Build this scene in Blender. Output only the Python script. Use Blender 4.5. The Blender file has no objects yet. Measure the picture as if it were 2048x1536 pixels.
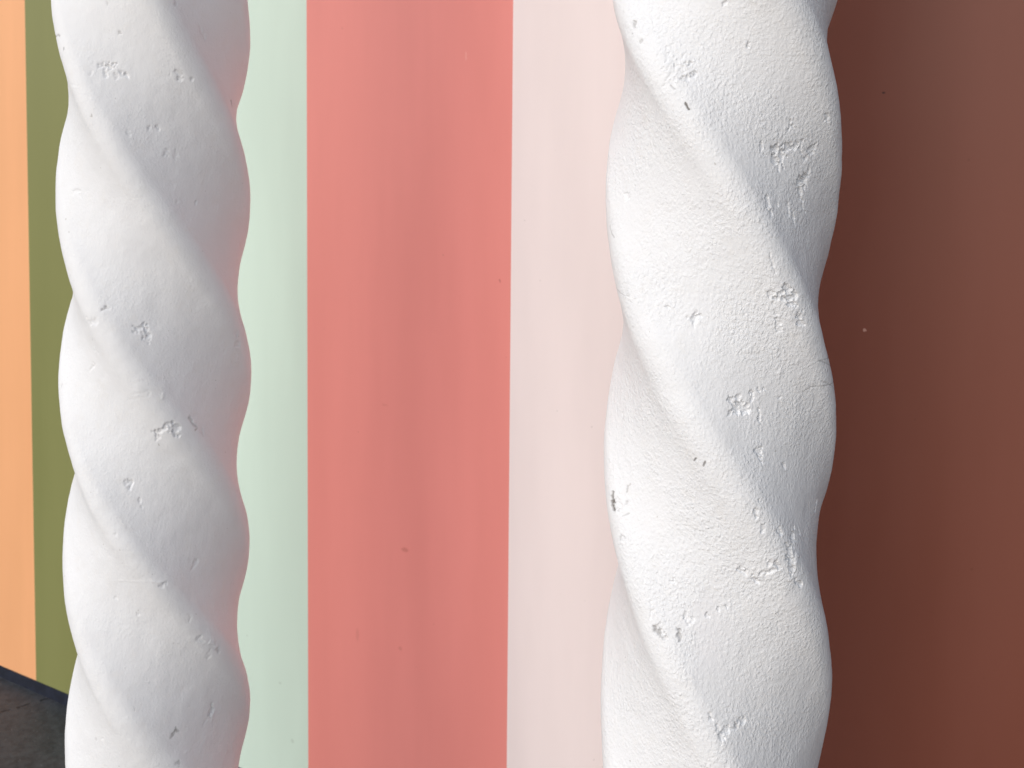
import bpy, math
import numpy as np
from mathutils import Matrix, Vector

# ------------------------------------------------------------------ camera, light, exposure
scene = bpy.context.scene
COL = scene.collection
R_ = math.radians
PI = math.pi

cam_data = bpy.data.cameras.new('camera')
cam_data.sensor_fit = 'HORIZONTAL'
cam_data.sensor_width = 36.0
cam_data.lens = 36.0 * 1800.0 / 2048.0
cam_data.shift_y = -(768.0 - 485.0) / 2048.0
cam_data.clip_start = 0.05
cam_data.clip_end = 1000.0
cam_data.dof.use_dof = True
cam_data.dof.focus_distance = 1.36
cam_data.dof.aperture_fstop = 6.0
cam = bpy.data.objects.new('camera', cam_data)
COL.objects.link(cam)
cam.matrix_world = Matrix.Translation((0, 0, 1.79)) @ (Matrix.Rotation(R_(90 - 2.7), 4, 'X') @ Matrix.Rotation(R_(0.487), 4, 'Z'))
scene.camera = cam

SUN_AZ = -137.0          # compass bearing of the sun seen from the columns, measured from +Y towards +X
SUN_EL = 24.0
world = bpy.data.worlds.new('World')
scene.world = world
world.use_nodes = True
wn = world.node_tree
wn.nodes.clear()
sky = wn.nodes.new('ShaderNodeTexSky')
sky.sky_type = 'NISHITA'
sky.sun_disc = False
sky.sun_elevation = R_(SUN_EL)
sky.sun_rotation = R_(SUN_AZ)
sky.air_density = 1.0
sky.dust_density = 1.5
sky.ozone_density = 1.0
bg = wn.nodes.new('ShaderNodeBackground')
bg.inputs['Strength'].default_value = 0.05
wo = wn.nodes.new('ShaderNodeOutputWorld')
wn.links.new(sky.outputs[0], bg.inputs[0])
wn.links.new(bg.outputs[0], wo.inputs[0])

sun_data = bpy.data.lights.new('sun', 'SUN')
sun_data.energy = 2.4
sun_data.angle = R_(88)
sun_data.color = (1.0, 0.975, 0.955)
sun = bpy.data.objects.new('sun', sun_data)
COL.objects.link(sun)
az, el = R_(SUN_AZ), R_(SUN_EL)
to_sun = Vector((math.sin(az) * math.cos(el), math.cos(az) * math.cos(el), math.sin(el)))
sun.rotation_euler = to_sun.to_track_quat('Z', 'Y').to_euler()

scene.view_settings.view_transform = 'Standard'
scene.view_settings.look = 'None'
scene.view_settings.gamma = 1.0
scene.view_settings.exposure = 0.43
scene.cycles.max_bounces = 10
scene.cycles.diffuse_bounces = 6

# ------------------------------------------------------------------ helpers
def lin(r, g, b):
    f = lambda c: c / 12.92 if c <= 0.04045 else ((c + 0.055) / 1.055) ** 2.4
    return (f(r / 255), f(g / 255), f(b / 255), 1.0)

def new_mat(name):
    m = bpy.data.materials.new(name)
    m.use_nodes = True
    nt = m.node_tree
    return m, nt, nt.nodes['Principled BSDF']

def node(nt, typ, **kw):
    n = nt.nodes.new(typ)
    for k, v in kw.items():
        if k in n.inputs.keys() if hasattr(n.inputs, 'keys') else False:
            n.inputs[k].default_value = v
        else:
            setattr(n, k, v)
    return n

def math_n(nt, op, a, b=None, clamp=False):
    n = nt.nodes.new('ShaderNodeMath'); n.operation = op; n.use_clamp = clamp
    for i, v in enumerate((a, b)):
        if v is None: continue
        if isinstance(v, (int, float)): n.inputs[i].default_value = v
        else: nt.links.new(v, n.inputs[i])
    return n.outputs[0]

def mix_rgb(nt, fac, a, b, blend='MIX'):
    n = nt.nodes.new('ShaderNodeMix'); n.data_type = 'RGBA'; n.blend_type = blend
    for i, v in ((0, fac), (6, a), (7, b)):
        if isinstance(v, (int, float)): n.inputs[i].default_value = v
        elif isinstance(v, tuple): n.inputs[i].default_value = v
        else: nt.links.new(v, n.inputs[i])
    return n.outputs[2]

def noise_n(nt, vec, scale, detail=2.0, rough=0.5, dist=0.0):
    n = nt.nodes.new('ShaderNodeTexNoise')
    n.inputs['Scale'].default_value = scale; n.inputs['Detail'].default_value = detail
    n.inputs['Roughness'].default_value = rough; n.inputs['Distortion'].default_value = dist
    nt.links.new(vec, n.inputs['Vector'])
    return n.outputs['Fac']

def ramp_n(nt, fac, lo, hi):
    n = nt.nodes.new('ShaderNodeMapRange'); n.interpolation_type = 'SMOOTHSTEP'
    n.inputs[1].default_value = lo; n.inputs[2].default_value = hi
    nt.links.new(fac, n.inputs[0])
    return n.outputs[0]

def mapping(nt, vec, scale=(1, 1, 1), rot=(0, 0, 0)):
    n = nt.nodes.new('ShaderNodeMapping')
    n.inputs['Scale'].default_value = scale; n.inputs['Rotation'].default_value = rot
    nt.links.new(vec, n.inputs['Vector'])
    return n.outputs[0]

def bump_n(nt, height, strength, dist, normal=None):
    n = nt.nodes.new('ShaderNodeBump')
    n.inputs['Strength'].default_value = strength; n.inputs['Distance'].default_value = dist
    nt.links.new(height, n.inputs['Height'])
    if normal is not None: nt.links.new(normal, n.inputs['Normal'])
    return n.outputs[0]

def grid_mesh(name, P, close_cap=False):
    """P: rows x cols x 3, columns wrap round."""
    nr, nc = P.shape[:2]
    me = bpy.data.meshes.new(name)
    idx = np.arange(nr * nc).reshape(nr, nc)
    a = idx[:-1]; b = np.roll(idx, -1, 1)[:-1]; c = np.roll(idx, -1, 1)[1:]; d = idx[1:]
    quads = np.stack([a, b, c, d], -1).reshape(-1, 4)
    loops = quads.ravel(); starts = np.arange(0, len(loops), 4)
    if close_cap:                                        # top and bottom rings closed by one ngon each
        loops = np.concatenate([loops, idx[-1], idx[0][::-1]])
        starts = np.concatenate([starts, [len(quads) * 4, len(quads) * 4 + nc]])
    me.vertices.add(nr * nc); me.vertices.foreach_set('co', P.astype(np.float32).ravel())
    me.loops.add(len(loops)); me.loops.foreach_set('vertex_index', loops.astype(np.int32))
    me.polygons.add(len(starts)); me.polygons.foreach_set('loop_start', starts.astype(np.int32))
    me.update(calc_edges=True)
    sm = np.ones(len(starts), bool)
    if close_cap: sm[-2:] = False
    me.polygons.foreach_set('use_smooth', sm)
    me.validate()
    return me

def box_mesh(name, x0, x1, y0, y1, z0, z1, bev=0.0):
    import bmesh
    bm = bmesh.new()
    bmesh.ops.create_cube(bm, size=1.0)
    for v in bm.verts:
        v.co = Vector(((x0 + x1) / 2 + v.co.x * (x1 - x0), (y0 + y1) / 2 + v.co.y * (y1 - y0), (z0 + z1) / 2 + v.co.z * (z1 - z0)))
    if bev > 0:
        bmesh.ops.bevel(bm, geom=list(bm.edges), offset=bev, segments=2, affect='EDGES')
    me = bpy.data.meshes.new(name); bm.to_mesh(me); bm.free()
    return me

def link(name, me, mat, parent=None, **props):
    o = bpy.data.objects.new(name, me)
    if me is not None and mat is not None: me.materials.append(mat)
    COL.objects.link(o)
    if parent is not None: o.parent = parent
    for k, v in props.items(): o[k] = v
    return o

# ------------------------------------------------------------------ ground
def pavement_material():
    m, nt, b = new_mat('dark_concrete')
    co = nt.nodes.new('ShaderNodeTexCoord').outputs['Object']
    big = noise_n(nt, co, 3.2, 5, 0.6, 0.6)
    fine = noise_n(nt, co, 42, 6, 0.65)
    sp = noise_n(nt, co, 160, 2, 0.5)
    c = mix_rgb(nt, ramp_n(nt, big, 0.35, 0.68), (0.028, 0.034, 0.042, 1), (0.055, 0.056, 0.066, 1))
    c = mix_rgb(nt, math_n(nt, 'MULTIPLY', ramp_n(nt, fine, 0.35, 0.75), 0.55), c, (0.08, 0.09, 0.102, 1))
    c = mix_rgb(nt, math_n(nt, 'MULTIPLY', ramp_n(nt, fine, 0.52, 0.3), 0.5), c, (0.018, 0.019, 0.022, 1))
    c = mix_rgb(nt, math_n(nt, 'MULTIPLY', ramp_n(nt, sp, 0.70, 0.76), 0.6), c, (0.4, 0.42, 0.44, 1))
    # wobbly dark crack that runs into the wall foot
    sx = nt.nodes.new('ShaderNodeSeparateXYZ'); nt.links.new(co, sx.inputs[0])
    dx, dy = 0.135, 0.095
    L = math.hypot(dx, dy); ux, uy = dx / L, dy / L
    ox, oy = -1.697, 3.112
    t = math_n(nt, 'ADD', math_n(nt, 'MULTIPLY', math_n(nt, 'SUBTRACT', sx.outputs[0], ox), -uy), math_n(nt, 'MULTIPLY', math_n(nt, 'SUBTRACT', sx.outputs[1], oy), ux))
    wob = math_n(nt, 'MULTIPLY', math_n(nt, 'SUBTRACT', noise_n(nt, co, 14, 4, 0.6), 0.5), 0.05)
    dist = math_n(nt, 'ABSOLUTE', math_n(nt, 'ADD', t, wob))
    dash = ramp_n(nt, noise_n(nt, co, 22, 2, 0.5), 0.38, 0.55)
    crack = math_n(nt, 'MULTIPLY', ramp_n(nt, dist, 0.008, 0.002), dash)
    c = mix_rgb(nt, crack, c, (0.012, 0.012, 0.016, 1))
    nt.links.new(c, b.inputs['Base Color'])
    b.inputs['Roughness'].default_value = 0.6
    h = math_n(nt, 'SUBTRACT', math_n(nt, 'ADD', fine, math_n(nt, 'MULTIPLY', sp, 0.4)), math_n(nt, 'MULTIPLY', crack, 2.0))
    nt.links.new(bump_n(nt, h, 0.5, 0.004), b.inputs['Normal'])
    return m

me = bpy.data.meshes.new('pavement')
S = 300.0
me.from_pydata([(-S, -S, -0.012), (S, -S, -0.012), (S, S, -0.012), (-S, S, -0.012)], [], [(0, 1, 2, 3)])
link('pavement', me, pavement_material(), kind='structure', label='dark grey concrete ground at the foot of the striped wall')

# unseen pale ground sheet, added to bounce light up onto columns and wall
mf, nt, b = new_mat('pale_bounce_ground')
co = nt.nodes.new('ShaderNodeTexCoord').outputs['Object']
nt.links.new(mix_rgb(nt, ramp_n(nt, noise_n(nt, co, 1.5, 6, 0.6), 0.3, 0.7), (0.42, 0.36, 0.30, 1), (0.49, 0.42, 0.355, 1)), b.inputs['Base Color'])
b.inputs['Roughness'].default_value = 0.8
me = bpy.data.meshes.new('bounce_ground')
me.from_pydata([(-40, -40, -0.008), (40, -40, -0.008), (40, 0.9, -0.008), (-40, 0.9, -0.008)], [], [(0, 1, 2, 3)])
link('bounce_ground', me, mf, kind='structure', label='pale ground sheet added out of view in front of the columns to bounce light')

# ------------------------------------------------------------------ striped wall
WALL_O = Vector((-1.90111, 3.28691, 0.0))
WALL_U = Vector((0.876146, -0.482047, 0.0))
WALL_ROT = math.atan2(WALL_U.y, WALL_U.x)

def paint(name, col, marks=(), rough=0.45):
    """satin wall paint; marks: (s, z, half width, half height, rgba, strength) little scuffs that stay where they are"""
    m, nt, b = new_mat(name)
    co = nt.nodes.new('ShaderNodeTexCoord').outputs['Object']
    n1 = noise_n(nt, mapping(nt, co, (2.2, 2.2, 0.35)), 2.3, 3, 0.5)
    n2 = noise_n(nt, mapping(nt, co, (9, 9, 1.2)), 2.0, 3, 0.6)
    dark = tuple(c * 0.955 for c in col[:3]) + (1,)
    pale = tuple(min(1, c * 1.02 + 0.006) for c in col[:3]) + (1,)
    c = mix_rgb(nt, ramp_n(nt, n1, 0.3, 0.7), dark, pale)
    c = mix_rgb(nt, math_n(nt, 'MULTIPLY', ramp_n(nt, n2, 0.45, 0.8), 0.25), c, dark)
    speck = noise_n(nt, co, 75, 1, 0.4)
    c = mix_rgb(nt, math_n(nt, 'MULTIPLY', ramp_n(nt, speck, 0.775, 0.82), 0.35), c, tuple(v * 0.6 for v in col[:3]) + (1,))
    if marks:
        wn_ = nt.nodes.new('ShaderNodeTexNoise'); wn_.inputs['Scale'].default_value = 130
        nt.links.new(co, wn_.inputs['Vector'])
        off = nt.nodes.new('ShaderNodeVectorMath'); off.operation = 'MULTIPLY_ADD'
        nt.links.new(wn_.outputs['Color'], off.inputs[0]); off.inputs[1].default_value = (0.008,) * 3
        nt.links.new(co, off.inputs[2])
        sx = nt.nodes.new('ShaderNodeSeparateXYZ'); nt.links.new(off.outputs[0], sx.inputs[0])
        for s, z, hw, hh, rgba, st in marks:
            dx = math_n(nt, 'DIVIDE', math_n(nt, 'SUBTRACT', sx.outputs[0], s + 0.004), hw)
            dz = math_n(nt, 'DIVIDE', math_n(nt, 'SUBTRACT', sx.outputs[2], z + 0.004), hh)
            d = math_n(nt, 'SQRT', math_n(nt, 'ADD', math_n(nt, 'MULTIPLY', dx, dx), math_n(nt, 'MULTIPLY', dz, dz)))
            c = mix_rgb(nt, math_n(nt, 'MULTIPLY', ramp_n(nt, d, 1.2, 0.5), st), c, rgba)
    nt.links.new(c, b.inputs['Base Color'])
    rr = nt.nodes.new('ShaderNodeMapRange'); rr.inputs[3].default_value = rough - 0.04; rr.inputs[4].default_value = rough + 0.06
    nt.links.new(n1, rr.inputs[0]); nt.links.new(rr.outputs[0], b.inputs['Roughness'])
    b.inputs['Specular IOR Level'].default_value = 0.28
    peel = noise_n(nt, co, 260, 2, 0.5)
    wav = noise_n(nt, mapping(nt, co, (1, 1, 0.35)), 5, 2, 0.5)
    h = math_n(nt, 'ADD', math_n(nt, 'MULTIPLY', peel, 0.12), wav)
    nt.links.new(bump_n(nt, h, 0.25, 0.002), b.inputs['Normal'])
    return m

wall = link('striped_wall', None, None)
wall.location = WALL_O; wall.rotation_euler = (0, 0, WALL_ROT)
wall['label'] = 'wall painted in wide vertical stripes of orange, olive, mint, coral, pink and brown'
wall['category'] = 'wall'
wall['kind'] = 'thing'
WALL_H = 3.3
EDGES = [-0.4290, 0.2173, 0.8602, 1.5032, 2.1675, 2.8292, 3.4870]
DARK = lambda r, g, b: (r, g, b, 1)
STRIPES = [
    ('orange painted stripe, leftmost in view', (0.82, 0.41, 0.20, 1), ()),
    ('olive green painted stripe', (0.21, 0.22, 0.078, 1), ()),
    ('pale mint green painted stripe', (0.60, 0.74, 0.66, 1), ((1.442, 0.185, 0.007, 0.007, (0.35, 0.45, 0.38, 1), 0.35), (1.394, 0.348, 0.006, 0.005, (0.35, 0.45, 0.38, 1), 0.35))),
    ('coral red painted stripe', (0.80, 0.275, 0.245, 1), (
        (2.032, 2.155, 0.003, 0.012, (0.86, 0.42, 0.36, 1), 0.6), (2.136, 1.587, 0.003, 0.004, (0.45, 0.10, 0.10, 1), 0.6),
        (1.847, 0.841, 0.014, 0.006, (0.48, 0.13, 0.11, 1), 0.45), (1.832, 0.564, 0.007, 0.007, (0.5, 0.14, 0.12, 1), 0.3),
        (1.685, 0.566, 0.006, 0.02, (0.5, 0.16, 0.14, 1), 0.2), (1.779, 1.229, 0.01, 0.004, (0.5, 0.14, 0.12, 1), 0.2))),
    ('pale pink painted stripe', (0.84, 0.745, 0.745, 1), ()),
    ('dark red brown painted stripe', (0.17, 0.052, 0.033, 1), (
        (3.024, 2.013, 0.004, 0.003, (0.03, 0.01, 0.01, 1), 0.9), (3.000, 1.529, 0.004, 0.003, (0.5, 0.3, 0.25, 1), 0.7))),
]
for i, (lab, colr, marks) in enumerate(STRIPES):
    x0, x1 = EDGES[i], EDGES[i + 1]
    me = box_mesh('stripe', x0, x1, 0.0, 0.10, 0.036, WALL_H)
    link('stripe', me, paint('satin_paint_' + lab.split(' painted')[0].replace(' ', '_'), colr, marks), wall, label=lab)
mb, nt, b = new_mat('navy_base_paint')
co = nt.nodes.new('ShaderNodeTexCoord').outputs['Object']
nt.links.new(mix_rgb(nt, ramp_n(nt, noise_n(nt, co, 30, 4, 0.6), 0.35, 0.7), (0.003, 0.006, 0.017, 1), (0.010, 0.015, 0.033, 1)), b.inputs['Base Color'])
b.inputs['Roughness'].default_value = 0.5
link('baseboard', box_mesh('baseboard', EDGES[0], EDGES[-1], 0.003, 0.098, -0.04, 0.036), mb, wall)

# ------------------------------------------------------------------ twisted plaster columns
rng = np.random.default_rng(11)
_T = rng.random((64, 64, 64)).astype(np.float32)
def vnoise(x, y, z):
    xi, yi, zi = np.floor(x).astype(np.int32), np.floor(y).astype(np.int32), np.floor(z).astype(np.int32)
    fx, fy, fz = x - xi, y - yi, z - zi
    fx, fy, fz = (f * f * (3 - 2 * f) for f in (fx, fy, fz))
    g = lambda a, b, c: _T[(xi + a) & 63, (yi + b) & 63, (zi + c) & 63]
    l = lambda a, b, t: a + (b - a) * t
    return l(l(l(g(0,0,0), g(1,0,0), fx), l(g(0,1,0), g(1,1,0), fx), fy), l(l(g(0,0,1), g(1,0,1), fx), l(g(0,1,1), g(1,1,1), fx), fy), fz) - 0.5

def profile(th, h, hollow):
    """four gently bulging faces (face distance h) meeting in softened ridges; hollow dishes the faces beside the ridges"""
    d = (th + PI / 4) % (PI / 2) - PI / 4
    ad = np.abs(d); k = 0.23
    sag = h - math.sqrt(0.5); rho = (0.5 + sag * sag) / (2 * sag); c = h - rho
    f = lambda psi: c * np.cos(psi) + np.sqrt(rho * rho - (c * np.sin(psi)) ** 2)
    f1, f2 = f(PI / 4 - ad), f(PI / 4 + ad)
    hh = np.maximum(k - np.abs(f1 - f2), 0) / k
    w = np.clip((ad - 0.10) / 0.3, 0, 1)
    return np.minimum(f1, f2) - hh * hh * k / 4 - hollow * w * w * (3 - 2 * w)

def poly(t, s, lo=-0.95, hi=0.72):
    sc = np.clip(s, lo, hi)
    v = sum(t[k] * sc ** k for k in range(len(t)))
    dv = sum(k * t[k] * sc ** (k - 1) for k in range(1, len(t)))
    return v + dv * (s - sc)

def col_radius(P, th, z, hollow):
    """z in metres above the ground"""
    s = z - 0.24 - 1.3
    R, r, dR = P[2] * 1.005, P[3], P[4]; w = P[7:11]; sc_ = P[11:15]
    ph = th - poly(P[15:21], s) + poly(P[21:24], s) * np.cos(th)
    wp = ph + w[0] * np.cos(ph) + w[1] * np.sin(ph) + w[2] * np.cos(2 * ph) + w[3] * np.sin(2 * ph)
    k = 1 + sc_[0] * np.cos(ph) + sc_[1] * np.sin(ph) + sc_[2] * np.cos(2 * ph) + sc_[3] * np.sin(2 * ph)
    return (R + dR * np.clip(s, -1, 0.8)) * profile(wp, r, hollow) * k

def parse(txt):
    return [tuple(map(float, l.split(','))) for l in txt.strip().split('\n')]

def plaster_material(name, grain, patch=None):
    m, nt, b = new_mat(name)
    co = nt.nodes.new('ShaderNodeTexCoord').outputs['Object']
    n1 = noise_n(nt, co, 4.0, 4, 0.55)
    n2 = noise_n(nt, co, 38, 4, 0.6)
    c = mix_rgb(nt, ramp_n(nt, n1, 0.3, 0.7), (0.765, 0.78, 0.81, 1), (0.80, 0.82, 0.855, 1))
    c = mix_rgb(nt, math_n(nt, 'MULTIPLY', ramp_n(nt, n2, 0.5, 0.8), 0.35), c, (0.755, 0.75, 0.745, 1))
    at = nt.nodes.new('ShaderNodeAttribute'); at.attribute_name = 'stain'
    ats = nt.nodes.new('ShaderNodeSeparateColor'); nt.links.new(at.outputs['Color'], ats.inputs[0])
    stain, patchf, smooth = ats.outputs[0], ats.outputs[1], ats.outputs[2]
    c = mix_rgb(nt, math_n(nt, 'MULTIPLY', patchf, 0.5), c, (0.74, 0.745, 0.78, 1))
    c = mix_rgb(nt, stain, c, (0.09, 0.075, 0.06, 1))
    # tiny stray specks of grime
    sp = noise_n(nt, co, 120, 1, 0.4)
    spm = math_n(nt, 'MULTIPLY', ramp_n(nt, sp, 0.79, 0.83), 0.45)
    c = mix_rgb(nt, spm, c, (0.25, 0.23, 0.2, 1))
    nt.links.new(c, b.inputs['Base Color'])
    b.inputs['Roughness'].default_value = 0.62
    b.inputs['Specular IOR Level'].default_value = 0.35
    # stippled, slightly streaky paint over plaster
    st = noise_n(nt, mapping(nt, co, (1, 1, 0.8), (0.2, -0.25, 0)), 230, 3.0, 0.6)
    st2 = noise_n(nt, co, 520, 2, 0.5)
    msk = ramp_n(nt, noise_n(nt, co, 8, 4, 0.6), 0.32, 0.66)
    amt = math_n(nt, 'MULTIPLY', math_n(nt, 'ADD', math_n(nt, 'MULTIPLY', msk, 0.7), 0.4), math_n(nt, 'SUBTRACT', 1.0, math_n(nt, 'MULTIPLY', smooth, 0.5)))
    wob = nt.nodes.new('ShaderNodeTexNoise'); wob.inputs['Scale'].default_value = 160; wob.inputs['Detail'].default_value = 2
    nt.links.new(co, wob.inputs['Vector'])
    off = nt.nodes.new('ShaderNodeVectorMath'); off.operation = 'MULTIPLY_ADD'
    nt.links.new(wob.outputs['Color'], off.inputs[0]); off.inputs[1].default_value = (0.007,) * 3; nt.links.new(co, off.inputs[2])
    vo = nt.nodes.new('ShaderNodeTexVoronoi'); vo.feature = 'SMOOTH_F1'; vo.inputs['Scale'].default_value = 170
    vo.inputs['Smoothness'].default_value = 0.5
    nt.links.new(mapping(nt, off.outputs[0], (1, 1, 0.8), (0.2, -0.25, 0)), vo.inputs['Vector'])
    domes = ramp_n(nt, vo.outputs['Distance'], 0.62, 0.12)
    knobs = math_n(nt, 'ADD', math_n(nt, 'MULTIPLY', domes, 0.75), math_n(nt, 'MULTIPLY', ramp_n(nt, st, 0.36, 0.68), 0.55))
    h = math_n(nt, 'MULTIPLY', math_n(nt, 'ADD', knobs, math_n(nt, 'MULTIPLY', st2, 0.5)), amt)
    nt.links.new(bump_n(nt, h, 1.0, grain), b.inputs['Normal'])
    return m

def build_column(P, feats, front, n_front, n_back, z_rows, hollow, mat, label, patch=None, seed=0.0, worn=1.0):
    half = R_(112)
    th = np.concatenate([np.linspace(front - half, front + half, n_front, endpoint=False),
                         np.linspace(front + half, front - half + 2 * PI, n_back, endpoint=False)])
    z = np.asarray(z_rows)
    T, Z = np.meshgrid(th, z)
    rad = col_radius(P, T, Z, hollow)
    cx, sx = np.cos(T), np.sin(T)
    X, Y = rad * cx, rad * sx
    # hand made unevenness
    lump = 0.0022 * vnoise(X * 14 + seed, Y * 14, Z * 14) + 0.0012 * vnoise(X * 34 + 9, Y * 34 + seed, Z * 30) + 0.0005 * vnoise(X * 90, Y * 90 + 5, Z * 80 + seed)
    wu = vnoise(X * 150 + seed, Y * 150, Z * 150) + 0.6 * vnoise(X * 380, Y * 380 + seed, Z * 380); wv = vnoise(X * 150 + 31, Y * 150 + 17, Z * 150 + seed) + 0.6 * vnoise(X * 380 + 5, Y * 380 + 8, Z * 380)
    wr = vnoise(X * 260 + 3, Y * 260 + seed, Z * 260 + 7)
    disp = np.zeros_like(Z); bumpd = np.zeros_like(Z); stain = np.zeros_like(Z)
    Rm = P[2]
    for t0, z0, t1, z1, rmm, df, sv in feats:
        r = rmm * 0.001
        z0 += 0.24; z1 += 0.24
        i0 = max(0, np.searchsorted(z, min(z0, z1) - 3.4 * r - .004)); i1 = np.searchsorted(z, max(z0, z1) + 3.4 * r + .004)
        tt = (T[i0:i1] - front + PI) % (2 * PI) - PI + front
        u = tt * Rm; v = Z[i0:i1]
        k = min(1.0, r / 0.0022)
        u = u + wu[i0:i1] * r * 2.3 * k; v = v + wv[i0:i1] * r * 2.3 * k
        ax, ay, bx, by = t0 * Rm, z0, t1 * Rm, z1
        dx, dy = bx - ax, by - ay; L2 = dx * dx + dy * dy + 1e-12
        q = np.clip(((u - ax) * dx + (v - ay) * dy) / L2, 0, 1)
        d = np.hypot(u - ax - q * dx, v - ay - q * dy)
        F = 1 - d / (r * 1.12 * (1 + 0.7 * wr[i0:i1] * k))
        w = np.clip(F / 0.36, 0, 1); w = w * w * (3 - 2 * w)
        if df > 0:
            dep = worn * min(0.75 * r * df, 0.0048)
            disp[i0:i1] = np.minimum(disp[i0:i1], -dep * w)
        else:
            bumpd[i0:i1] = np.maximum(bumpd[i0:i1], min(0.4 * r * -df, 0.002) * w)
        if sv > 0.25:
            ws = np.clip((F + 0.1) / 0.4, 0, 1)
            stain[i0:i1] = np.maximum(stain[i0:i1], ws * (sv - 0.15))
    inpit = np.clip(-disp / 0.0025, 0, 1)
    disp += inpit * 0.0022 * vnoise(X * 300, Y * 300 + 2, Z * 300)
    # grime that settles on the bottom of pits is only slight
    total = lump + disp + bumpd
    X = X + total * cx; Y = Y + total * sx
    lean = P[5] * (Z - 0.24 - 1.3)
    me = grid_mesh('twisted_column', np.stack([X + lean, Y, Z], -1), True)
    colr = np.zeros(Z.shape + (4,), np.float32); colr[..., 0] = stain; colr[..., 3] = 1
    if patch:
        pt, pz, pu, pv = patch
        tt = (T - front + PI) % (2 * PI) - PI + front
        du = (tt - pt) * Rm / pu; dz = (Z - pz) / pv
        e = np.hypot(du, dz) + 0.7 * vnoise(X * 45, Y * 45, Z * 45) + 0.35 * vnoise(X * 130, Y * 130, Z * 130)
        g = np.clip((1.1 - e) / 0.6, 0, 1)
        colr[..., 1] = g; colr[..., 2] = g
    at = me.attributes.new('stain', 'FLOAT_COLOR', 'POINT')
    at.data.foreach_set('color', colr.ravel())
    o = link('twisted_column', me, mat, label=label, category='column', group='twisted white columns', kind='thing')
    o.location = (P[0], P[1], 0)
    return o

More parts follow.
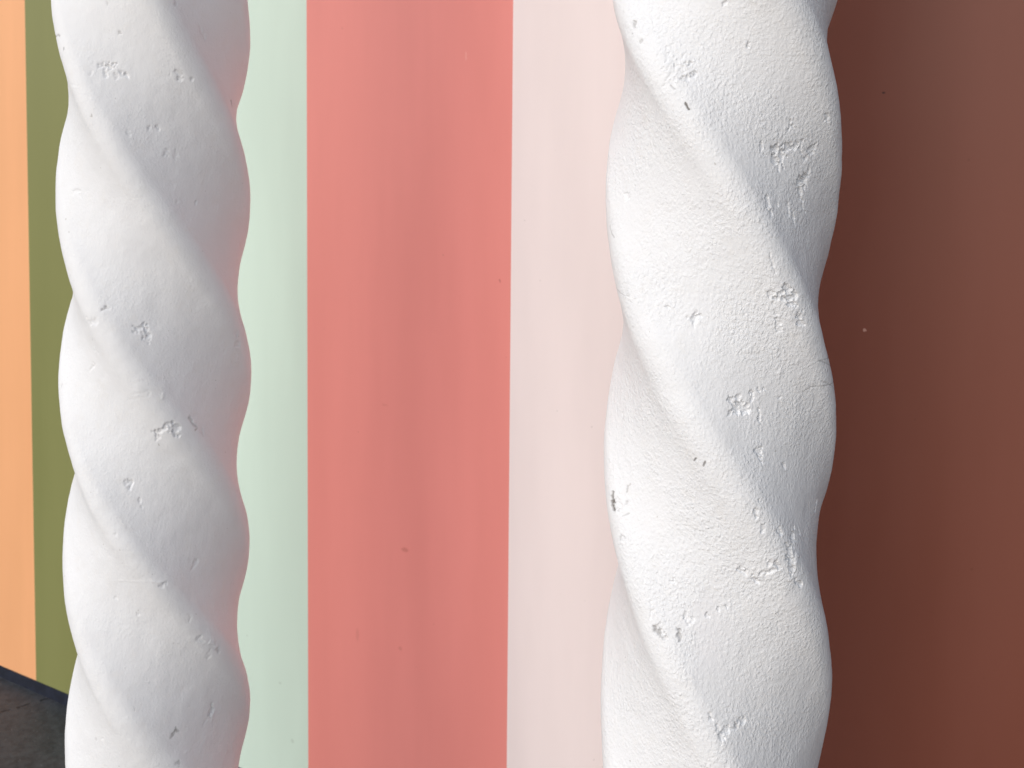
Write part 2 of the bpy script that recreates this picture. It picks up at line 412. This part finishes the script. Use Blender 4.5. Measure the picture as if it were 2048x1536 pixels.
# surface damage: angle, height, angle, height (metres), half width (mm), depth factor (negative stands proud), grime
CHIPS_FAR = """-1.7924,1.7901,-1.7639,1.7948,3.6,1,0.1
-1.7761,1.7886,-1.7192,1.7747,4.1,1.2,0.2
-1.7151,1.7886,-1.6948,1.787,7.2,0.9,0
-1.6297,1.7716,-1.6216,1.7685,3.6,1,0.1
-1.581,1.7778,-1.5688,1.7747,4.1,1,0.1
-1.524,1.7762,-1.5078,1.7747,5.1,1.1,0.1
-1.8696,1.7778,-1.8655,1.7747,3.1,0.7,0.1
-0.9671,1.7824,-0.9549,1.7808,4,1,0.1
-0.9549,1.7731,-0.9387,1.77,5,1,0.1
-1.0362,1.7762,-1.0322,1.7747,3,0.6,0
-0.8289,1.7731,-0.8167,1.7716,3.5,1,0.1
-1.2598,1.6757,-1.2517,1.6788,3,1,0.1
-1.1744,1.6803,-1.1582,1.6772,3.5,1,0.1
-1.4834,1.6726,-1.4712,1.671,2.5,0.8,0.2
-1.4671,1.6633,-1.4549,1.6617,2.5,0.8,0.1
-1.585,1.852,-1.5769,1.8489,2.7,0.8,0.4
-0.15,1.7406,-0.15,1.7375,3.2,1,0.9
-1.0891,1.6323,-1.0565,1.6339,5,0.6,0
-0.9793,1.637,-0.959,1.6277,4,0.5,0
-0.6866,1.869,-0.6175,1.8582,4.1,0.7,0
-0.7069,1.8768,-0.6785,1.8721,3.1,0.7,0
-2.2883,1.5596,-2.2233,1.5627,5.3,0.5,0.1
-2.2395,1.555,-2.1785,1.5519,3.1,0.5,0.1
-0.7598,1.5395,-0.7395,1.538,3.5,0.9,0.1
-0.9874,1.5426,-0.9793,1.5411,2.6,0.8,0.1
-1.7354,1.9061,-1.7151,1.903,2.6,0.7,0.3
-1.0037,1.9092,-0.9874,1.9061,2.5,0.7,0.3
-2.268,1.8474,-2.5566,1.8535,2,0.7,0.6
-2.1907,1.8226,-2.1907,1.8195,1.9,0.7,0.6
-2.0932,1.7561,-1.9875,1.7515,1.6,0.7,0.2
-1.7436,1.3477,-1.7354,1.3431,3.6,1.1,0.5
-1.707,1.3415,-1.711,1.34,3.1,0.7,0
-1.459,1.3106,-1.4062,1.2998,3.5,1.1,0.25
-1.4224,1.3013,-1.3574,1.3106,4.1,1.2,0.1
-1.3208,1.306,-1.3045,1.2874,5.6,1.1,0
-1.3655,1.2951,-1.2923,1.275,3,0.8,0.1
-1.9062,1.3183,-1.8167,1.3183,5.1,0.5,0
-1.8208,1.3245,-1.8045,1.323,2.5,0.7,0.2
-1.9265,1.2797,-1.9265,1.2704,3.1,0.6,0.1
-1.9224,1.2626,-1.8696,1.2565,3.1,0.5,0
-2.0647,1.2224,-1.9915,1.2317,3.7,0.6,0
-1.2557,1.1111,-1.211,1.1033,5.1,1.1,0.1
-1.1907,1.1111,-1.1053,1.1219,4.6,1.2,0.1
-1.0565,1.1203,-1.0281,1.1095,6.6,1.1,0
-1.211,1.0971,-1.1948,1.1018,4.1,0.9,0
-0.8777,1.1296,-0.8533,1.1234,3.1,1.1,0.4
-0.833,1.1188,-0.7923,1.1095,3.1,1.1,0.4
-0.7273,1.1018,-0.7151,1.094,3.1,0.9,0.1
-1.1541,1.1807,-1.15,1.1776,3,-0.6,0
-0.2638,1.2812,-0.2354,1.2766,4.2,0.8,0.1
-0.2313,1.2596,-0.1947,1.2503,4.2,0.8,0.1
-0.3655,1.2472,-0.3533,1.2441,2.6,0.7,0.1
-2.5607,1.1838,-2.5444,1.1791,2.8,0.7,0.3
-2.5363,1.1652,-2.4631,1.1652,1.7,0.6,0.2
-1.4549,1.2039,-1.3167,1.2101,1.4,0.5,0
-1.4468,1.1838,-1.2883,1.1884,1.4,0.5,0
-1.4997,1.1714,-1.272,1.1807,1.2,0.5,0
-1.3167,1.193,-1.272,1.1838,3,0.5,0
-1.5932,1.0136,-1.5688,1.0074,4.2,1,0.2
-1.5444,1.0167,-1.5159,1.0074,5.3,1,0
-1.4184,0.9796,-1.4062,0.9749,3.2,1,0.1
-1.398,0.9672,-1.3858,0.9641,2.5,0.8,0.1
-0.772,0.8388,-0.7273,0.8419,3.8,0.9,0.1
-0.8167,0.8311,-0.7882,0.8342,3.8,0.8,0
-1.7354,0.8218,-1.2883,0.8295,1.4,-0.6,0
-1.2883,0.8295,-1.1663,0.8249,2.1,-0.8,0
-1.1866,0.8187,-1.1541,0.8172,4.3,0.8,0.1
-1.4712,0.7584,-1.4509,0.7568,3.3,0.8,0.1
-1.7558,0.7862,-1.7354,0.7847,3.3,0.6,0.1
-0.5281,0.531,-0.5525,0.5155,5.9,1,0.1
-0.4955,0.5202,-0.5077,0.5062,4.7,-0.5,0
-0.646,0.5062,-0.6175,0.5109,3.5,0.7,0
-1.0322,0.5232,-1.0565,0.5186,3,0.4,0.7
-1.0728,0.5171,-1.0931,0.514,2.8,0.4,0.6
-1.0118,0.5217,-0.9996,0.5202,2.1,0.4,0.5
-2.085,0.4985,-2.0607,0.4985,2.6,0.7,0.3
-1.9428,0.5078,-1.9224,0.5078,2.4,0.7,0.2
-0.5728,0.6625,-0.5525,0.6547,3.4,1,0.3
-0.646,0.681,-0.589,0.6702,4.5,-0.5,0
-0.7842,0.698,-0.7476,0.6872,4.5,0.6,0
-0.6785,0.6609,-0.646,0.6516,4.5,0.5,0
-0.9102,0.7522,-0.8899,0.7383,3.3,0.5,0
-1.4671,0.582,-1.4631,0.5789,2.5,0.7,0.3
-1.0362,0.4645,-1.0159,0.4614,3,0.7,0.4
-1.6379,0.9223,-1.6297,0.9208,2.7,0.7,0.2
-1.3492,0.6269,-1.333,0.6253,3.4,-0.5,0"""
CHIPS_NEAR = """-1.5891,1.787,-1.5891,1.787,3.2,1,0
-1.8208,1.8474,-1.8005,1.8489,2.4,1,0
-2.207,1.7576,-2.207,1.7576,3.2,1,0
-2.1135,1.7576,-2.1094,1.7576,4,1,0.1
-2.1623,1.7468,-2.1623,1.7468,3.2,1,0
-2.1338,1.7344,-2.0688,1.7422,3.9,1.2,0.15
-2.2558,1.7731,-2.207,1.7422,12.6,0.12,0
-2.1054,1.6989,-2.0688,1.688,1.5,0.8,1
-2.2314,1.7267,-2.1907,1.7205,1.2,0.8,0.5
-2.6501,1.8319,-2.6217,1.8273,3.3,0.8,0.5
-2.5363,1.7994,-2.5322,1.801,2.4,0.8,0.4
-2.642,1.8149,-2.642,1.8149,1.6,0.8,0.4
-0.7923,1.6818,-0.7557,1.6788,4.1,0.7,0
-0.7842,1.6849,-0.7964,1.6772,2.1,1,0.2
-1.1378,1.6757,-1.146,1.6617,3.2,1.2,0.1
-1.0891,1.6633,-1.1013,1.6679,3.2,0.9,0
-1.4427,1.6432,-1.4427,1.6432,3.2,1,0
-1.4427,1.6308,-1.4509,1.6354,3.9,1,0.1
-1.4062,1.6231,-1.4062,1.6231,3.2,1,0
-1.3208,1.6339,-1.2761,1.6354,6.4,1.1,0.1
-1.3127,1.6184,-1.2639,1.6091,6.4,1.1,0.1
-1.2029,1.6246,-1.1988,1.6153,7.2,1,0
-1.2435,1.603,-1.2354,1.5983,3.2,1,0
-1.1582,1.6339,-1.1297,1.637,5.6,0.8,0
-1.0931,1.6354,-1.0322,1.6385,4.1,1.1,0.1
-0.9874,1.6416,-0.9915,1.6277,4.1,1,0
-0.8939,1.6308,-0.8045,1.6401,3.3,1.1,0.1
-0.8533,1.6293,-0.8248,1.6293,3.3,0.8,0
-0.9061,1.62,-0.9183,1.6169,3.3,0.9,0
-0.959,1.589,-0.9996,1.5751,6.5,1.1,0.15
-0.898,1.5844,-0.8817,1.5906,7.4,1,0
-0.8573,1.6014,-0.8777,1.5952,3.3,1,0.1
-0.959,1.5689,-0.9508,1.5581,4.1,1,0.1
-0.9305,1.5519,-0.9224,1.5442,3.3,1,0.1
-0.8858,1.538,-0.8695,1.5349,3.3,1,0
-1.4265,1.5581,-1.4143,1.5426,3.9,1.1,0.1
-1.394,1.5349,-1.3899,1.5303,3.1,1,0
-1.2964,1.5473,-1.2964,1.5442,2.4,1,0.1
-1.1582,1.5457,-1.1582,1.5318,3.2,1.2,0.1
-1.0931,1.5349,-1.0728,1.521,4,1,0
-2.2517,1.3864,-2.2395,1.3864,3.2,0.8,0.1
-2.0444,1.3709,-1.9753,1.374,4.7,1.1,0.1
-2.0525,1.3725,-2.02,1.3616,3.1,1,0.2
-2.0281,1.3771,-2.0037,1.3802,2.4,1,0.1
-1.9062,1.374,-1.9062,1.374,2,1,0.1
-1.3736,1.4111,-1.3655,1.4081,3.9,0.8,0.1
-1.3249,1.4096,-1.2883,1.4142,3.9,1.2,0.2
-1.2801,1.4251,-1.2679,1.422,5.5,1,0.1
-1.2761,1.4034,-1.2598,1.4019,3.9,1.2,0.2
-1.2192,1.4019,-1.1988,1.3972,6.3,1,0
-1.2029,1.4158,-1.1907,1.4096,4.7,1,0
-1.2395,1.4127,-1.2395,1.4127,3.9,1,0.1
-1.4143,1.473,-1.394,1.4606,1.6,1,0.2
-1.394,1.4606,-1.3655,1.4436,1.6,1,0.2
-1.3574,1.3988,-1.333,1.3941,1.6,1,0.2
-1.333,1.3879,-1.3167,1.3802,1.6,1,0.2
-1.15,1.3771,-1.1216,1.3709,5.6,1.2,0.1
-1.1053,1.3678,-1.0931,1.3647,3.2,1,0
-1.2964,1.3725,-1.2639,1.3555,4,0.5,0
-1.3005,1.3261,-1.2761,1.3245,4,-0.5,0
-1.2232,1.2936,-1.211,1.2905,3.2,-0.5,0
-1.6867,1.2487,-1.6785,1.2441,4.8,1.2,0.15
-1.646,1.2518,-1.6054,1.2534,3.2,1.2,0.2
-1.6582,1.241,-1.6419,1.2348,5.6,1.2,0.2
-1.6297,1.2317,-1.6216,1.2302,4,1.2,0.2
-1.5932,1.2441,-1.5891,1.2379,5.6,1,0
-1.5769,1.2333,-1.524,1.2286,5.6,1,0
-1.5322,1.2379,-1.5159,1.2317,4.8,0.9,0
-1.6989,1.2271,-1.6867,1.2286,3.2,1.2,0.3
-1.4956,1.2596,-1.4834,1.2565,4,1,0.1
-1.4346,1.2657,-1.4265,1.2596,3.2,1,0
-1.4875,1.2518,-1.4834,1.2487,3.2,1,0
-1.3777,1.2626,-1.3696,1.2626,2.4,1,0.1
-1.4224,1.2348,-1.4184,1.2224,2.4,1,0.2
-1.4224,1.2162,-1.4184,1.2131,2.8,1,0.1
-1.207,1.2487,-1.1948,1.2503,2.4,1,0.1
-1.4671,1.1729,-1.4143,1.176,3.2,1.1,0.2
-1.4305,1.1714,-1.398,1.1667,4.1,0.9,0
-1.4346,1.1636,-1.4184,1.159,3.2,1,0.2
-1.1541,1.1435,-1.1419,1.1404,3.3,0.9,0.1
-1.955,1.1606,-1.9672,1.1544,1.3,0.8,0.8
-1.8777,1.1575,-1.894,1.1497,1.4,0.8,0.8
-2.3696,1.2534,-2.3412,1.2503,2.8,-0.6,0
-2.3208,1.2425,-2.2964,1.2379,3.2,-0.6,0
-2.2761,1.2317,-2.2639,1.2271,2.8,-0.6,0
-2.5769,1.2936,-2.5688,1.292,2.4,-0.6,0
-2.8859,1.0616,-2.8778,1.0523,3.1,1,0.8
-2.8656,1.0507,-2.8371,1.0399,4.4,1.2,1
-2.8046,1.0507,-2.7883,1.0461,7.8,0.4,0.1
-2.707,1.0569,-2.7111,1.0538,2.2,0.8,0.4
-2.7761,1.0414,-2.7802,1.0399,2.2,0.8,0.4
-2.7395,1.0724,-2.7477,1.0801,1.7,0.8,0.5
-2.7477,1.0801,-2.7152,1.0848,1.7,0.8,0.4
-2.7233,1.0337,-2.6623,1.0399,1.2,0.8,0.4
-2.6989,0.9966,-2.6826,1.0028,2.2,0.8,0.4
-2.6623,1.0028,-2.6501,0.9997,1.7,0.8,0.3
-1.4915,1.0848,-1.4793,1.0786,3.2,1,0.1
-1.4224,1.06,-1.4224,1.0569,3.3,1,0
-1.2801,1.0554,-1.2801,1.0492,3.3,1,0
-1.1135,1.0384,-1.1094,1.0306,6.8,1.1,0.1
-1.1866,1.0213,-1.1744,1.0074,5,1.3,0.25
-1.1744,1.0074,-1.1582,0.9889,5.1,1.2,0.2
-1.0972,1.009,-1.1378,0.9935,3.4,-0.8,0
-1.1378,0.9935,-1.1785,0.9749,3.4,-0.7,0
-1.2192,1.0306,-1.211,1.0244,3.3,1.2,0.3
-0.9915,1.0399,-0.9834,1.0353,2.6,1,0.1
-1.1257,0.9703,-1.0647,0.9626,3.4,0.9,0.15
-1.3696,1.0059,-1.3614,1.0028,3.3,0.9,0.1
-1.3167,1.0059,-1.2923,0.995,5,1.1,0.15
-1.5688,0.9842,-1.524,0.9827,3.4,1.1,0.1
-1.5525,0.9889,-1.5362,0.9904,2.5,0.9,0
-1.4427,0.9734,-1.4305,0.9718,4.2,1,0
-1.398,0.9827,-1.3208,0.9919,3.4,1,0.1
-1.2598,0.9208,-1.2517,0.9177,3.5,-0.6,0
-2.0485,0.9069,-2.0363,0.8991,3,1,0.2
-2.0281,0.896,-2.0078,0.8914,2.6,1,0.1
-2.0078,0.9007,-1.9834,0.8976,3.4,0.6,0
-1.8493,0.9084,-1.833,0.9069,3,1,0.1
-1.7436,0.9177,-1.7395,0.9162,3,1,0.2
-1.6745,0.9239,-1.6704,0.9223,2.1,1,0.1
-2.2842,0.8806,-2.2355,0.8713,3.5,1.2,0.6
-2.2802,0.8821,-2.2436,0.8868,2.6,1,0.3
-2.2395,0.8775,-2.2233,0.8775,6.9,0.8,0
-2.1907,0.8697,-2.1826,0.8651,3.5,1.1,0.3
-2.0891,0.8806,-2.081,0.8713,3.5,1.3,0.5
-1.8005,0.7599,-1.7924,0.7568,3.5,1,0.1
-1.707,0.7352,-1.6582,0.7367,5.4,1.1,0.15
-1.7192,0.7321,-1.6948,0.7259,3.6,1,0.1
-1.5769,0.746,-1.5728,0.7398,3.6,1.2,0.4
-1.5322,0.7491,-1.5119,0.7444,4.5,1,0.1
-1.7354,0.7429,-1.7192,0.7383,2.7,1,0.2
-1.6297,0.7383,-1.5932,0.7383,2.7,1,0.2
-0.4955,1.0662,-0.5118,1.0585,4.5,1,0.2
-0.5199,1.0554,-0.5321,1.0476,3.6,1,0.2
-2.1745,0.9533,-2.1664,0.9502,3.4,0.8,0.1
-2.3249,0.9022,-2.3249,0.8945,2.6,0.9,0.2
-2.3412,0.9162,-2.333,0.9131,2.1,0.9,0.2
-2.9794,1.5086,-2.9265,1.4962,1.2,0.6,0.5
-2.9265,1.4962,-2.8696,1.49,1.2,0.6,0.5
-2.9591,1.5194,-2.9672,1.5101,1,0.6,0.3
-2.8412,1.4081,-2.6623,1.3988,0.9,0.6,0.4
-2.6623,1.3988,-2.6013,1.3988,0.9,0.6,0.4
-2.9916,1.1977,-2.9916,1.1853,0.9,0.6,0.4
-2.9916,1.1853,-2.9428,1.1807,0.9,0.6,0.4
-0.2354,1.3044,-0.8858,1.306,0.8,0.6,0.5
-0.8858,1.306,-0.1541,1.2642,0.9,0.6,0.5
-0.1541,1.2642,-0.898,1.2642,0.8,0.6,0.6
-0.898,1.2642,-0.9752,1.2565,0.8,0.6,0.6
-0.8289,1.2735,-0.2516,1.2302,0.9,0.6,0.4
-0.837,1.2487,-0.833,1.2286,0.8,0.6,0.4
-0.8777,1.2178,-0.8614,1.2147,2.9,-0.7,0.1
-2.9916,1.1899,-2.9916,1.1853,2.6,0.5,0.2
-2.8615,1.5612,-2.8249,1.5566,5.8,0.4,0.15
-1.4509,1.1018,-1.4468,1.0987,2.4,1,0.1"""

FAR = [-0.72331, 1.83, 0.19269, 0.80454, 0.00486, 0.00059, 0.0, 0.01174, -0.05602, 0.0059, 0.02417, 0.00581, 0.00275, 0.00372, 0.00278, -0.13401, -4.28664, -0.10491, -0.23547, 0.53397, 0.71525, 0.10919, 0.20888, 0.12578]
NEAR = [0.35478, 1.53, 0.20353, 0.79759, -0.00074, 0.00263, 0.0, 0.0339, 0.01779, 0.00389, -0.01771, -0.01583, -0.00265, 0.00253, 0.01271, 0.78984, -3.60704, 0.50118, -0.0707, -1.80977, -0.63488, 0.02236, -0.0775, -0.06317]

def rows(lo, hi, n, top=2.95):
    return np.concatenate([np.linspace(-0.03, lo, 40, endpoint=False), np.linspace(lo, hi, n), np.linspace(hi, top, 60)[1:]])

build_column(FAR, parse(CHIPS_FAR), math.atan2(-1.83, 0.7226), 430, 90, rows(0.58, 2.28, 860), 0.003,
             plaster_material('white_plaster_smooth', 0.00026),
             'smoother white twisted column on the left, between the olive and mint stripes of the wall', seed=3.0, worn=0.6)
build_column(NEAR, parse(CHIPS_NEAR), math.atan2(-1.53, -0.35388), 700, 110, rows(0.71, 2.22, 1180), 0.003,
             plaster_material('white_plaster_stippled', 0.00085),
             'larger rough white twisted column with many chips, in front of the pink and brown stripes', patch=(-1.83, 1.125, 0.042, 0.075), seed=17.0, worn=1.1)
